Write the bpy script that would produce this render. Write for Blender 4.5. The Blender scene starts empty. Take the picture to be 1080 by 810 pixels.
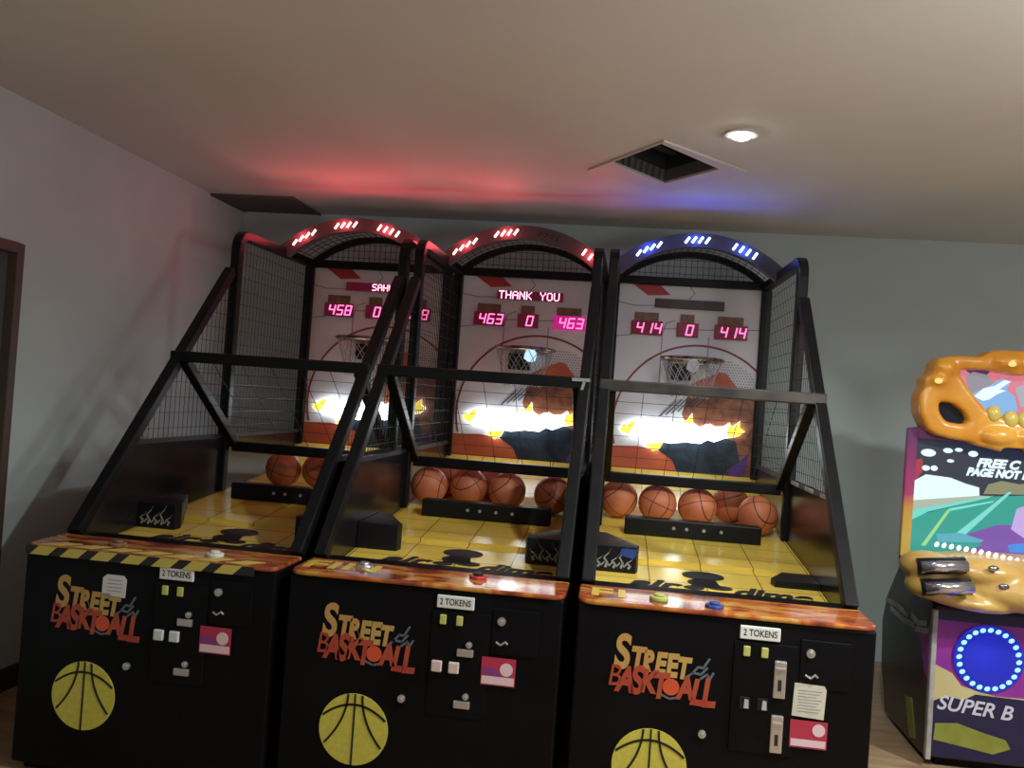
import bpy, bmesh, math, random
from mathutils import Vector, Matrix, Euler
random.seed(7)
C = bpy.context.scene.collection
H = 0.82            # height of the machines' front deck above the floor; shapes below are measured from the deck
PI = math.pi

# ------------------------------------------------------------------ materials
def new_mat(name):
    m = bpy.data.materials.new(name); m.use_nodes = True
    nt = m.node_tree
    return m, nt, nt.nodes['Principled BSDF']
def mat(name, col, rough=.5, metal=0., emit=None, es=0., spec=.5):
    m, nt, b = new_mat(name)
    b.inputs['Base Color'].default_value = (*col, 1)
    b.inputs['Roughness'].default_value = rough
    b.inputs['Metallic'].default_value = metal
    b.inputs['Specular IOR Level'].default_value = spec
    if emit:
        b.inputs['Emission Color'].default_value = (*emit, 1)
        b.inputs['Emission Strength'].default_value = es
    return m
def noise_mat(name, stops, scale=5., rough=.5, detail=4., dist=0., stretch=(1,1,1), bump=0., metal=0., emit=0., spec=.5):
    m, nt, b = new_mat(name)
    N, L = nt.nodes, nt.links
    tc = N.new('ShaderNodeTexCoord'); mp = N.new('ShaderNodeMapping'); mp.inputs['Scale'].default_value = stretch
    nz = N.new('ShaderNodeTexNoise'); nz.inputs['Scale'].default_value = scale; nz.inputs['Detail'].default_value = detail
    nz.inputs['Distortion'].default_value = dist
    cr = N.new('ShaderNodeValToRGB')
    e = cr.color_ramp.elements
    while len(e) < len(stops): e.new(.5)
    for k, (p, c) in enumerate(stops): e[k].position = p; e[k].color = (*c, 1)
    L.new(tc.outputs['Object'], mp.inputs['Vector']); L.new(mp.outputs['Vector'], nz.inputs['Vector'])
    L.new(nz.outputs['Fac'], cr.inputs['Fac']); L.new(cr.outputs['Color'], b.inputs['Base Color'])
    b.inputs['Roughness'].default_value = rough; b.inputs['Metallic'].default_value = metal; b.inputs['Specular IOR Level'].default_value = spec
    if bump:
        bp = N.new('ShaderNodeBump'); bp.inputs['Strength'].default_value = bump; bp.inputs['Distance'].default_value = .01
        L.new(nz.outputs['Fac'], bp.inputs['Height']); L.new(bp.outputs['Normal'], b.inputs['Normal'])
    if emit:
        L.new(cr.outputs['Color'], b.inputs['Emission Color']); b.inputs['Emission Strength'].default_value = emit
    return m
def glow(name, col, s): return mat(name, (.02,.02,.02), .4, 0, col, s)

M = {}
M['wall'] = noise_mat('painted plaster', [(.3,(.50,.60,.61)),(.7,(.57,.67,.68))], 1.6, .75, 6, .3, bump=.08)
M['ceil'] = noise_mat('ceiling paint', [(.3,(.62,.62,.62)),(.7,(.68,.675,.67))], 1.1, .8, 4, .2)
M['floor'] = noise_mat('brown floor', [(.3,(.26,.16,.09)),(.7,(.42,.28,.16))], 3, .45, 8, .6, (1,6,1))
M['base'] = mat('dark skirting', (.05,.035,.03), .6)
M['doorframe'] = mat('brown door frame', (.10,.07,.06), .5)
M['doorpanel'] = mat('dark door panel', (.11,.115,.12), .3)
M['ventwhite'] = mat('vent white', (.6,.58,.56), .6)
M['ventdark'] = mat('vent shaft', (.02,.02,.025), .7)
M['hatch'] = mat('dark hatch', (.10,.095,.10), .7)
M['black'] = noise_mat('black laminate', [(.3,(.0025,.0025,.0035)),(.7,(.005,.005,.0065))], 3, .42, spec=.12)
M['side'] = noise_mat('glossy black panel', [(.3,(.007,.006,.008)),(.7,(.016,.013,.014))], 2, .22, spec=.45)
M['steel'] = noise_mat('black painted tube', [(.35,(.004,.004,.005)),(.75,(.008,.008,.010))], 9, .40, spec=.22)
M['archband'] = mat('dark arch band', (.07,.065,.07), .45, spec=.35)
M['worn'] = noise_mat('worn tube', [(.35,(.025,.022,.020)),(.7,(.075,.062,.052))], 9, .38, metal=.3)
M['wire'] = mat('wire mesh', (.03,.03,.033), .5, .4)
M['board'] = noise_mat('white backboard print', [(.3,(.66,.66,.70)),(.7,(.74,.74,.77))], 2, .35)
M['orange_red'] = noise_mat('orange red print', [(.3,(.42,.07,.035)),(.7,(.55,.13,.05))], 5, .4)
M['red'] = mat('red print', (.45,.035,.04), .45)
M['line'] = mat('grey line print', (.30,.28,.33), .5)
M['arc'] = mat('brown red line print', (.30,.06,.05), .5)
M['player'] = noise_mat('brown orange player print', [(.3,(.06,.03,.025)),(.5,(.26,.085,.04)),(.7,(.36,.15,.08))], 9, .4, 5, 1.2)
M['navy'] = noise_mat('dark navy print', [(.35,(.008,.016,.028)),(.7,(.03,.05,.075))], 10, .35, 4, 1)
M['purple'] = mat('purple print', (.10,.03,.22), .4)
M['plate'] = noise_mat('bronze label plate', [(.3,(.16,.08,.05)),(.7,(.28,.15,.08))], 30, .5)
M['dispbox'] = mat('dark red display window', (.10,.01,.03), .2, 0, (.5,.01,.08), .10)
M['dispoff'] = mat('unlit display window', (.05,.015,.025), .2)
M['dispmag'] = mat('magenta display window', (.16,.01,.08), .2, 0, (.9,.02,.35), .5)
M['digit'] = glow('pink digit', (1,.16,.42), 2.2)
M['msg'] = glow('pink white matrix', (1,.42,.62), 3.2)
M['signwhite'] = glow('sign white', (.90,.96,1), 5)
M['signyellow'] = glow('sign yellow', (1,.86,.10), 1.3)
M['redled'] = glow('red led', (1,.42,.42), 5)
M['redoff'] = mat('unlit red lens', (.10,.01,.015), .2)
M['blueled'] = glow('blue led', (.45,.62,1), 5)
M['rim'] = noise_mat('worn hoop metal', [(.35,(.10,.07,.05)),(.7,(.45,.38,.30))], 25, .3, metal=.7)
M['net'] = mat('net cord', (.42,.40,.42), .7)
M['gunmetal'] = mat('dark plastic', (.008,.008,.011), .35, spec=.3)
M['sensor'] = mat('pale sensor', (.70,.70,.78), .3)
M['sensorlit'] = mat('lit sensor', (.6,.7,.8), .3, 0, (.45,.75,1), 1.1)  # sensor head with pale blue emission set in its material
M['trim'] = noise_mat('flame print deck', [(.28,(.04,.012,.008)),(.42,(.26,.05,.02)),(.52,(.42,.11,.025)),(.62,(.50,.27,.06)),(.74,(.24,.05,.02))], 5, .09, 6, 1.4, (.8,2.2,1))
M['trimletter'] = mat('deck yellow letters', (.70,.48,.09), .2)
M['gate'] = mat('black gate', (.006,.006,.006), .45, spec=.25)
M['flame'] = mat('grey flame print', (.30,.31,.30), .4)
M['bluepatch'] = mat('blue print patch', (.03,.06,.25), .35)
M['silver'] = mat('silver metal', (.62,.62,.62), .32, .85)
M['white'] = mat('white plastic', (.62,.62,.60), .5)
M['pinkwhite'] = mat('pale pink plastic', (.62,.50,.48), .5)
M['paper'] = noise_mat('paper sticker', [(.3,(.50,.48,.38)),(.7,(.62,.60,.50))], 20, .6)
M['label'] = mat('white label', (.68,.68,.66), .5)
M['ink'] = mat('black ink', (.012,.012,.012), .6)
M['btnlamp'] = mat('yellow green button', (.42,.42,.12), .4, 0, (.6,.6,.15), .05)
M['stickerred'] = mat('crimson sticker', (.42,.03,.07), .4)
M['stickerpink'] = mat('pale pink print', (.72,.52,.58), .4)
M['stickerpurple'] = mat('purple print on sticker', (.22,.04,.22), .4)
M['logoyellow'] = noise_mat('yellow to orange print', [(.35,(.48,.33,.10)),(.7,(.46,.22,.06))], 6, .45)
M['logored'] = noise_mat('red print letters', [(.35,(.36,.035,.022)),(.7,(.40,.085,.035))], 8, .45)
M['logosmoke'] = mat('blue grey smoke print', (.10,.13,.16), .5)
M['ballred'] = mat('glowing red ball print', (.60,.08,.03), .4)
M['ballyellow'] = noise_mat('yellow ball print', [(.3,(.52,.46,.06)),(.7,(.62,.55,.09))], 60, .45)
M['tapeyellow'] = mat('yellow tape', (.58,.46,.10), .5)
M['cloud'] = mat('foam pad', (.45,.42,.38), .7)

def play_mat():
    m, nt, b = new_mat('yellow playfield tiles'); N, L = nt.nodes, nt.links
    tc = N.new('ShaderNodeTexCoord'); mp = N.new('ShaderNodeMapping')
    mp.inputs['Rotation'].default_value = (0,0,PI/2)
    br = N.new('ShaderNodeTexBrick'); br.offset = 0; br.inputs['Scale'].default_value = 1
    br.inputs['Brick Width'].default_value = .20; br.inputs['Row Height'].default_value = .22
    br.inputs['Mortar Size'].default_value = .003; br.inputs['Mortar Smooth'].default_value = .2
    br.inputs['Color1'].default_value = (.88,.62,.10,1); br.inputs['Color2'].default_value = (.92,.66,.115,1)
    br.inputs['Mortar'].default_value = (.34,.19,.03,1)
    nz = N.new('ShaderNodeTexNoise'); nz.inputs['Scale'].default_value = 6
    mx = N.new('ShaderNodeMixRGB'); mx.blend_type = 'MULTIPLY'; mx.inputs['Fac'].default_value = .25
    L.new(tc.outputs['Object'], mp.inputs['Vector']); L.new(mp.outputs['Vector'], br.inputs['Vector'])
    L.new(br.outputs['Color'], mx.inputs['Color1']); L.new(nz.outputs['Fac'], mx.inputs['Color2'])
    L.new(mx.outputs['Color'], b.inputs['Base Color']); b.inputs['Roughness'].default_value = .22
    return m
M['play'] = play_mat()

def ball_mat(name, a, c):
    m, nt, b = new_mat(name); N, L = nt.nodes, nt.links
    tc = N.new('ShaderNodeTexCoord'); sp = N.new('ShaderNodeSeparateXYZ'); L.new(tc.outputs['Object'], sp.inputs[0])
    def mth(op, x, y=None):
        n = N.new('ShaderNodeMath'); n.operation = op
        for k, v in enumerate((x, y)):
            if v is None: continue
            if isinstance(v, (int, float)): n.inputs[k].default_value = v
            else: L.new(v, n.inputs[k])
        return n.outputs[0]
    ax, ay, az = [mth('ABSOLUTE', sp.outputs[k]) for k in range(3)]
    ring = mth('ABSOLUTE', mth('SUBTRACT', mth('ADD', ax, mth('MULTIPLY', mth('MULTIPLY', az, az), 2.2)), .064))
    d = mth('MINIMUM', mth('MINIMUM', az, ay), ring)
    s = mth('LESS_THAN', d, .0020)
    nz = N.new('ShaderNodeTexNoise'); nz.inputs['Scale'].default_value = 14; L.new(tc.outputs['Object'], nz.inputs['Vector'])
    cr = N.new('ShaderNodeValToRGB'); cr.color_ramp.elements[0].color = (*a,1); cr.color_ramp.elements[1].color = (*c,1)
    cr.color_ramp.elements[0].position = .3; cr.color_ramp.elements[1].position = .7
    L.new(nz.outputs['Fac'], cr.inputs['Fac'])
    mx = N.new('ShaderNodeMixRGB'); L.new(s, mx.inputs['Fac']); L.new(cr.outputs['Color'], mx.inputs['Color1'])
    mx.inputs['Color2'].default_value = (.05,.015,.012,1)
    L.new(mx.outputs['Color'], b.inputs['Base Color']); b.inputs['Roughness'].default_value = .5
    vo = N.new('ShaderNodeTexVoronoi'); vo.inputs['Scale'].default_value = 260; L.new(tc.outputs['Object'], vo.inputs['Vector'])
    bp = N.new('ShaderNodeBump'); bp.inputs['Strength'].default_value = .25; bp.inputs['Distance'].default_value = .002
    L.new(vo.outputs['Distance'], bp.inputs['Height']); L.new(bp.outputs['Normal'], b.inputs['Normal'])
    return m
M['ball'] = ball_mat('orange rubber ball', (.56,.15,.065), (.64,.20,.09))

# ------------------------------------------------------------------ mesh builder
class MB:
    def __init__(s): s.v = []; s.f = []
    def add(s, vs, fs):
        o = len(s.v); s.v += [tuple(x) for x in vs]; s.f += [tuple(i+o for i in f) for f in fs]; return s
    def box(s, a, b):
        (x0,y0,z0),(x1,y1,z1) = a, b
        return s.add([(x0,y0,z0),(x1,y0,z0),(x1,y1,z0),(x0,y1,z0),(x0,y0,z1),(x1,y0,z1),(x1,y1,z1),(x0,y1,z1)],
                     [(0,3,2,1),(4,5,6,7),(0,1,5,4),(1,2,6,5),(2,3,7,6),(3,0,4,7)])
    def bc(s, c, d): return s.box([c[k]-d[k]/2 for k in range(3)], [c[k]+d[k]/2 for k in range(3)])
    def path(s, pts, w, h=None, n=4, closed=False, up=None):
        """sweep: n=4 rectangular section w x h, else round of radius w"""
        h = h or w; P = [Vector(p) for p in pts]; m = len(P); rings = []
        for i, p in enumerate(P):
            a = P[(i-1) % m] if (closed or i > 0) else None; b = P[(i+1) % m] if (closed or i < m-1) else None
            t = ((b-p).normalized() if b else Vector()) + ((p-a).normalized() if a else Vector()); t.normalize()
            u = Vector(up) if up else (Vector((1,0,0)) if abs(t.x) < .9 else Vector((0,0,1)))
            e1 = (u - t*u.dot(t)).normalized(); e2 = t.cross(e1)
            k = 1.
            if a and b:
                cs = (b-p).normalized().dot((p-a).normalized()); k = 1/max(.6, math.sqrt((1+cs)/2))
            if n == 4: rings.append([p+e1*x*w/2+e2*y*h/2*k for x, y in ((-1,-1),(1,-1),(1,1),(-1,1))])
            else: rings.append([p+e1*math.cos(2*PI*j/n)*w+e2*math.sin(2*PI*j/n)*w for j in range(n)])
        vs = [v for r in rings for v in r]; fs = []
        for i in range(m if closed else m-1):
            j = (i+1) % m
            for q in range(n): fs.append((i*n+q, i*n+(q+1) % n, j*n+(q+1) % n, j*n+q))
        if not closed: fs.append(tuple(range(n-1,-1,-1))); fs.append(tuple((m-1)*n+q for q in range(n)))
        return s.add(vs, fs)
    def prism(s, poly, fn, d0, d1):
        """poly in 2D, fn(u,v,d)->xyz"""
        n = len(poly)
        ar = sum(poly[i][0]*poly[(i+1)%n][1]-poly[(i+1)%n][0]*poly[i][1] for i in range(n))
        if ar < 0: poly = poly[::-1]
        vs = [fn(u,v,d0) for u,v in poly]+[fn(u,v,d1) for u,v in poly]
        return s.add(vs, [tuple(range(n-1,-1,-1)), tuple(range(n,2*n))]+[(i,(i+1)%n,n+(i+1)%n,n+i) for i in range(n)])
    def flat(s, poly, y, th=.003):           # a thin print standing on a wall-like surface at depth y, facing -y
        return s.prism(poly, lambda u,v,d: (u,d,v), y, y-th)
    def disc(s, c, r, y, th=.003, n=28, rz=None):
        return s.flat([(c[0]+r*math.cos(2*PI*k/n), c[1]+(rz or r)*math.sin(2*PI*k/n)) for k in range(n)], y, th)
    def stroke(s, pts, w, y, th=.003):       # flat line print in the xz plane
        for (a, b) in zip(pts, pts[1:]):
            d = Vector((b[0]-a[0], b[1]-a[1])); L = d.length
            if L < 1e-6: continue
            d /= L; nrm = Vector((-d.y, d.x))*w/2; e = d*w*.25
            A = Vector(a)-e; B = Vector(b)+e
            s.flat([tuple(A+nrm), tuple(A-nrm), tuple(B-nrm), tuple(B+nrm)], y, th)
        return s
    def ell(s, c, r, rot=(0,0,0), nu=20, nv=12):
        E = Euler(rot).to_matrix(); vs = []; fs = []
        for j in range(nv+1):
            t = PI*j/nv
            for i in range(nu):
                p = 2*PI*i/nu
                vs.append(Vector(c)+E@Vector((r[0]*math.sin(t)*math.cos(p), r[1]*math.sin(t)*math.sin(p), r[2]*math.cos(t))))
        for j in range(nv):
            for i in range(nu): fs.append((j*nu+i, (j+1)*nu+i, (j+1)*nu+(i+1)%nu, j*nu+(i+1)%nu))
        return s.add(vs, fs)
    def build(s, name, m, parent=None, bevel=0., smooth=False, remesh=0., dz=H, origin=None, kind=None, label=None):
        bm = bmesh.new(); me = bpy.data.meshes.new(name)
        off = Vector(origin) if origin else Vector((0,0,0))
        vs = [bm.verts.new((x-off.x, y-off.y, z+dz-off.z)) for x,y,z in s.v]
        for f in s.f:
            try: bm.faces.new([vs[i] for i in f])
            except ValueError: pass
        bmesh.ops.remove_doubles(bm, verts=bm.verts, dist=1e-6)
        if not remesh: bmesh.ops.recalc_face_normals(bm, faces=bm.faces)
        if smooth:
            for f in bm.faces: f.smooth = True
        bm.to_mesh(me); bm.free()
        o = bpy.data.objects.new(name, me); C.objects.link(o); me.materials.append(m)
        if origin: o.location = origin
        if bevel:
            b = o.modifiers.new('bevel', 'BEVEL'); b.width = bevel; b.segments = 2; b.limit_method = 'ANGLE'; b.angle_limit = .6
        if remesh:
            r = o.modifiers.new('remesh', 'REMESH'); r.mode = 'VOXEL'; r.voxel_size = remesh; r.use_smooth_shade = True
            sm = o.modifiers.new('smooth', 'SMOOTH'); sm.factor = .5; sm.iterations = 4
        if parent: o.parent = parent
        if kind: o['kind'] = kind
        if label: o['label'] = label
        return o
    def curve(s, polys, fn, extrude=.0, bevel=0.):
        """filled 2D outline with holes; fn(u,v,w)->xyz"""
        cu = bpy.data.curves.new('outline', 'CURVE'); cu.dimensions = '2D'; cu.fill_mode = 'BOTH'
        cu.extrude = extrude; cu.bevel_depth = bevel; cu.bevel_resolution = 2
        for p in polys:
            sp = cu.splines.new('POLY'); sp.points.add(len(p)-1); sp.use_cyclic_u = True
            for k, (u, v) in enumerate(p): sp.points[k].co = (u, v, 0, 1)
        return s._conv(cu, fn)
    def text(s, body, size, fn, extrude=.001, shear=0., bold=0., sx=1., align='CENTER', spacing=1.):
        cu = bpy.data.curves.new('lettering', 'FONT'); cu.body = body; cu.size = size; cu.extrude = extrude
        cu.shear = shear; cu.offset = bold; cu.align_x = align; cu.align_y = 'CENTER'; cu.space_character = spacing
        return s._conv(cu, lambda u,v,w: fn(u*sx, v, w))
    def _conv(s, cu, fn):
        o = bpy.data.objects.new('tmp', cu); C.objects.link(o)
        dg = bpy.context.evaluated_depsgraph_get(); me = o.evaluated_get(dg).to_mesh()
        vs = [fn(*v.co) for v in me.vertices]; fs = [tuple(p.vertices) for p in me.polygons]
        o.evaluated_get(dg).to_mesh_clear(); bpy.data.objects.remove(o); bpy.data.curves.remove(cu)
        return s.add(vs, fs)

def front(x0, z0, y0, rot=0.):     # text plane facing -y
    c, n = math.cos(rot), math.sin(rot)
    return lambda u,v,w: (x0+u*c-v*n, y0-w, z0+u*n+v*c)
def empty(name, loc, label, cat, group=None, rz=0.):
    o = bpy.data.objects.new(name, None); C.objects.link(o); o.location = loc; o.rotation_euler.z = rz
    o['label'] = label; o['category'] = cat
    if group: o['group'] = group
    return o
def tag(o, label, cat, group=None):
    o['label'] = label; o['category'] = cat
    if group: o['group'] = group
    return o
def arcpts(cx, cz, r, a0, a1, n): return [(cx+r*math.cos(a0+(a1-a0)*k/n), cz+r*math.sin(a0+(a1-a0)*k/n)) for k in range(n+1)]

# ------------------------------------------------------------------ the room
XL, YB, ZC = -2.045, 2.75, 1.805
MB().box((XL-.1,-6,-.1-H),(6,YB+.1,-H)).build('floor', M['floor'], kind='structure')
MB().box((XL-.1,YB,-H),(6,YB+.1,ZC)).build('wall_back', M['wall'], kind='structure')
hole = [(.494,1.20),(.715,.88),(1.0,1.25),(.757,1.56)]
MB().curve([[(XL-.1,-6),(6,-6),(6,YB+.1),(XL-.1,YB+.1)], hole], lambda u,v,w: (u,v,ZC+.03+w), .03).build('ceiling', M['ceil'], kind='structure')
# left wall with the door opening
wl = MB(); wl.box((XL-.1,.60,-H),(XL,YB,ZC)); wl.box((XL-.1,-6,-H),(XL,-.40,ZC)); wl.box((XL-.1,-.40,1.175),(XL,.60,ZC))
wl.build('wall_left', M['wall'], kind='structure')
MB().box((XL,.62,-H),(XL+.015,YB,-H+.10)).build('baseboard_left', M['base'], kind='structure')
dr = MB().box((XL-.07,-.36,-H),(XL-.035,.56,1.135)).build('door_1', M['doorpanel'], kind='structure')
fr = MB(); fr.box((XL-.09,.555,-H),(XL+.012,.60,1.175)); fr.box((XL-.09,-.40,-H),(XL+.012,-.355,1.175)); fr.box((XL-.09,-.355,1.13),(XL+.012,.555,1.175))
fr.build('door_frame', M['doorframe'], dr, bevel=.004)
MB().path([(XL-.02,.47,.0),(XL-.02,.47,.25)], .012, n=10).build('door_handle', M['silver'], dr, smooth=True)

v = empty('ceiling_vent', (.75,1.25,ZC+H), 'square air vent opening set diagonally in the ceiling beside the downlight', 'vent')
def vp(b, nm, m):
    o = b.build(nm, m); o.parent = v; o.location = (-.75,-1.25,-(ZC+H)); return o
vf = MB().curve([[(.375,1.36),(.725,.85),(1.145,1.30),(.757,1.745)], hole], lambda u,v,w: (u,v,ZC-.006+w), .005)
vp(vf, 'frame', M['ventwhite'])
sh = MB()
for a, b in zip(hole, hole[1:]+hole[:1]):
    sh.add([(a[0],a[1],ZC),(b[0],b[1],ZC),(b[0],b[1],ZC+.35),(a[0],a[1],ZC+.35)], [(0,1,2,3)])
sh.add([(p[0],p[1],ZC+.35) for p in hole], [(0,1,2,3)])
vp(sh, 'duct', M['ventdark'])
lv = MB()
for k in range(1,5):
    t = k/5
    a = Vector(hole[0]).lerp(Vector(hole[1]), t); b = Vector(hole[3]).lerp(Vector(hole[2]), t)
    lv.path([(a.x,a.y,ZC+.12),(b.x,b.y,ZC+.12)], .004, .05, up=(0,0,1))
vp(lv, 'louvre', M['ventdark'])

dl = empty('downlight', (1.035,.73,ZC+H), 'small round downlight glowing white in the ceiling', 'light')
def ring(r0, r1, z0, z1, n=40):
    b = MB(); prof = [(r0,z0),(r1,z0),(r1,z1),(r0,z1)]
    vs = [(r*math.cos(2*PI*k/n), r*math.sin(2*PI*k/n), z) for k in range(n) for r,z in prof]
    fs = [(k*4+q, k*4+(q+1)%4, ((k+1)%n)*4+(q+1)%4, ((k+1)%n)*4+q) for k in range(n) for q in range(4)]
    return b.add(vs, fs)
ring(.047,.068,-.012,-.001).build('trim_ring', M['ventwhite'], dl, dz=0, smooth=False)
MB().ell((0,0,-.004),(.047,.047,.026)).build('lens', glow('downlight lens', (1,.98,.95), 40), dl, dz=0, smooth=True)

ht = empty('ceiling_hatch', (-1.77,2.49,ZC+H), 'dark square panel in the ceiling corner above the left machine', 'panel')
MB().box((-.265,-.225,-.008),(.265,.255,-.001)).build('panel', M['hatch'], ht, dz=0)
hf = MB()
for a,b in (((-.275,-.24,-.014),(.275,-.225,-.001)),((-.275,-.225,-.014),(-.265,.255,-.001)),((.265,-.225,-.014),(.275,.255,-.001))): hf.box(a,b)
hf.build('edge_strip', M['hatch'], ht, dz=0)

# ------------------------------------------------------------------ basketball machines
SEG = {'0':'abcdef','1':'bc','2':'abged','3':'abgcd','4':'fgbc','5':'afgcd','6':'afgedc','7':'abc','8':'abcdefg','9':'abfgcd'}
def digits(b, s, xc, zc, y, h=.058, w=.034, pitch=.054, t=.008):
    for i, ch in enumerate(s):
        x0 = xc+(i-(len(s)-1)/2)*pitch
        P = {'tl':(-w/2,h/2),'tr':(w/2,h/2),'ml':(-w/2,0),'mr':(w/2,0),'bl':(-w/2,-h/2),'br':(w/2,-h/2)}
        sg = {'a':('tl','tr'),'b':('tr','mr'),'c':('mr','br'),'d':('bl','br'),'e':('ml','bl'),'f':('tl','ml'),'g':('ml','mr')}
        for q in SEG[ch]:
            p0, p1 = [P[k] for k in sg[q]]
            f = lambda p: (x0+p[0]+p[1]*.18, zc+p[1])
            b.stroke([f(p0), f(p1)], t, y, .004)
DOT = {'T':'11111 00100 00100 00100 00100 00100 00100','H':'10001 10001 10001 11111 10001 10001 10001','A':'01110 10001 10001 11111 10001 10001 10001',
       'N':'10001 11001 10101 10101 10011 10001 10001','K':'10001 10010 10100 11000 10100 10010 10001','Y':'10001 10001 01010 00100 00100 00100 00100',
       'O':'01110 10001 10001 10001 10001 10001 01110','U':'10001 10001 10001 10001 10001 10001 01110','S':'01111 10000 10000 01110 00001 00001 11110'}
def matrix(b, s, x0, zc, y, p=.0072):
    for i, ch in enumerate(s):
        if ch == ' ': continue
        for r, row in enumerate(DOT[ch].split()):
            for c, k in enumerate(row):
                if k == '1': b.flat([(x0+(i*6+c+a)*p, zc+(3-r+e)*p) for a,e in ((-.42,-.42),(.42,-.42),(.42,.42),(-.42,.42))], y, .003)
def ramp(y): return -.072+.088*y
SIGN = [(-.37,.50),(-.345,.545),(-.33,.525),(-.30,.565),(-.275,.55),(-.255,.578),(-.17,.560),(-.08,.562),(-.01,.552),(.01,.59),(.03,.585),(.06,.632),(.07,.575),(.11,.55),(.14,.568),(.17,.575),(.20,.56),(.25,.565),(.285,.59),(.30,.565),(.345,.605),(.345,.565),(.378,.545),(.34,.512),(.26,.495),(.20,.468),(.16,.478),(.12,.452),(.03,.455),(-.06,.440),(-.10,.445),(-.12,.405),(-.16,.384),(-.185,.41),(-.205,.405),(-.20,.455),(-.27,.468),(-.30,.46),(-.335,.485)]
R_ARCH = .66
def arch_z(x, apex): return apex-(R_ARCH-math.sqrt(R_ARCH**2-x*x))
SEAM = []
def machine(px, yaw, off, label, msg, dig, leds, ledmat, lit, detail):
    name = 'basketball_machine'
    # pivots about its backboard so that the fronts fan out a little
    root = empty(name, (px+off, 0, 0), label, 'arcade machine', 'basketball arcade machines side by side', yaw)
    def P(b, nm, m, par=None, **k): return b.build(nm, M[m] if isinstance(m, str) else m, par or root, **k)
    W = .455
    # --- cabinet
    b = MB().box((-.478,0,-H+.03),(.478,.40,-.014)); b.box((-.47,.40,-H+.03),(.47,2.6,-.11)); b.box((-.45,.03,-H),(.45,2.55,-H+.03))
    P(b, 'cabinet', 'black', bevel=.008)
    # --- orange deck along the front
    rr = .05; pl = [(.482,.225),(-.482,.225)]+[(-.482+rr-rr*math.cos(a), -.012+rr-rr*math.sin(a)) for a in [k*PI/12 for k in range(7)]]+[(.482-rr+rr*math.sin(a), -.012+rr-rr*math.cos(a)) for a in [k*PI/12 for k in range(7)]]
    P(MB().prism(pl, lambda u,v,d: (u,v,d+.008*v), -.014, .002), 'deck', 'trim', bevel=.006)
    # --- playfield
    b = MB().prism([(.86,ramp(.86)),(1.96,ramp(1.96)),(1.96,ramp(1.96)-.02),(.86,ramp(.86)-.022)], lambda u,v,d: (d,u,v), -.45, .45)
    P(b, 'playfield', 'play')
    b = MB().prism([(.20,ramp(.20)-.014),(.95,ramp(.95)-.014),(.95,ramp(.95)-.05),(.20,-.11)], lambda u,v,d: (d,u,v), -.45, .45)
    fb = P(b, 'front_board', 'play')
    b = MB().prism([(1.955,ramp(1.955)),(2.47,.27),(2.47,.23),(1.955,ramp(1.955)-.03)], lambda u,v,d: (d,u,v), -.45, .45)
    P(b, 'rear_slope', 'play')
    def onboard(x0, y0):
        return lambda u,v,w: (x0+u, y0+v, ramp(y0+v)-.0125+w)
    P(MB().text('air', .165, onboard(-.215,.545), .001, .35, .006, 1.05), 'lettering', 'ink', fb)
    P(MB().text('dime', .165, onboard(.235,.535), .001, .35, .006, .90), 'lettering', 'ink', fb)
    b = MB()
    for cx, cy, rx, ry in ((-.0,.72,.085,.06),(-.01,.62,.06,.05),(-.05,.545,.04,.025),(.05,.57,.05,.03)):
        b.prism([(cx+rx*math.cos(2*PI*k/18), cy+ry*math.sin(2*PI*k/18)) for k in range(18)], lambda u,v,d: (u,v,ramp(v)-.013+d), 0, .0018)
    b.prism([(-.06,.55),(-.04,.68),(.04,.68),(.06,.57)], lambda u,v,d: (u,v,ramp(v)-.013+d), 0, .0018)
    P(b, 'player_print', 'ink', fb)
    # --- ball gate
    b = MB().box((-.32,1.275,ramp(1.3)),(.315,1.36,ramp(1.3)+.082))
    g = P(b, 'ball_gate', 'gate', bevel=.006)
    b = MB()
    for x in (-.09,-.03,.05,.13): b.disc((x, ramp(1.3)+.045), .008, 1.275, .004, 12)
    P(b, 'bolt', 'silver', g)
    # --- corner deflectors beside the ramp
    for sx in (-1, 1):
        pl = [(sx*.45,.66),(sx*.275,.66),(sx*.265,.70),(sx*.40,1.0),(sx*.45,1.0)]
        hgt = .112
        if detail == 'right' and sx > 0: hgt = .03
        c = P(MB().prism(pl, lambda u,v,d: (u,v,(ramp(v)-.015 if d == 0 else ramp(.7)+d)), 0, hgt-.02), 'corner_deflector', 'gunmetal', bevel=.004)
        if hgt > .05 and not (detail == 'middle' and sx < 0):
            b = MB(); z0 = ramp(.66)-.005
            for k, (fx, fh, fw) in enumerate(((.012,.055,.011),(.042,.085,.012),(.075,.060,.012),(.105,.095,.010),(.135,.05,.011))):
                xx = lambda q: sx*.44-sx*(fx+q)
                P1 = [(0,.012),(.006,.25),(-.008,.5),(.010,.75),(.020,1.)]
                for (q0,h0),(q1,h1) in zip(P1, P1[1:]):
                    b.stroke([(xx(q0), z0+.010+h0*fh*.9), (xx(q1), z0+.010+h1*fh*.9)], fw*(1.05-h1), .66, .002)
                if k: b.stroke([(xx(-.006), z0+.03), (xx(-.018), z0+.016), (xx(-.026), z0+.028)], .005, .66, .002)
            P(b, 'flame_print', 'flame', c)
            if detail == 'right': P(MB().flat([(-.345,z0+.065),(-.29,z0+.05),(-.277,z0+.065),(-.277,z0+.09),(-.335,z0+.09)], .66, .0025), 'blue_print', 'bluepatch', c)
    # --- side panels
    for sx in (-1, 1):
        x0, x1 = sorted((sx*.452, sx*.474))
        P(MB().prism([(.24,-.03),(.262,.035),(.545,.335),(2.56,.335),(2.56,-.108),(.24,-.108)], lambda u,v,d: (d,u,v), x0, x1), 'side_panel', 'side')
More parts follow.
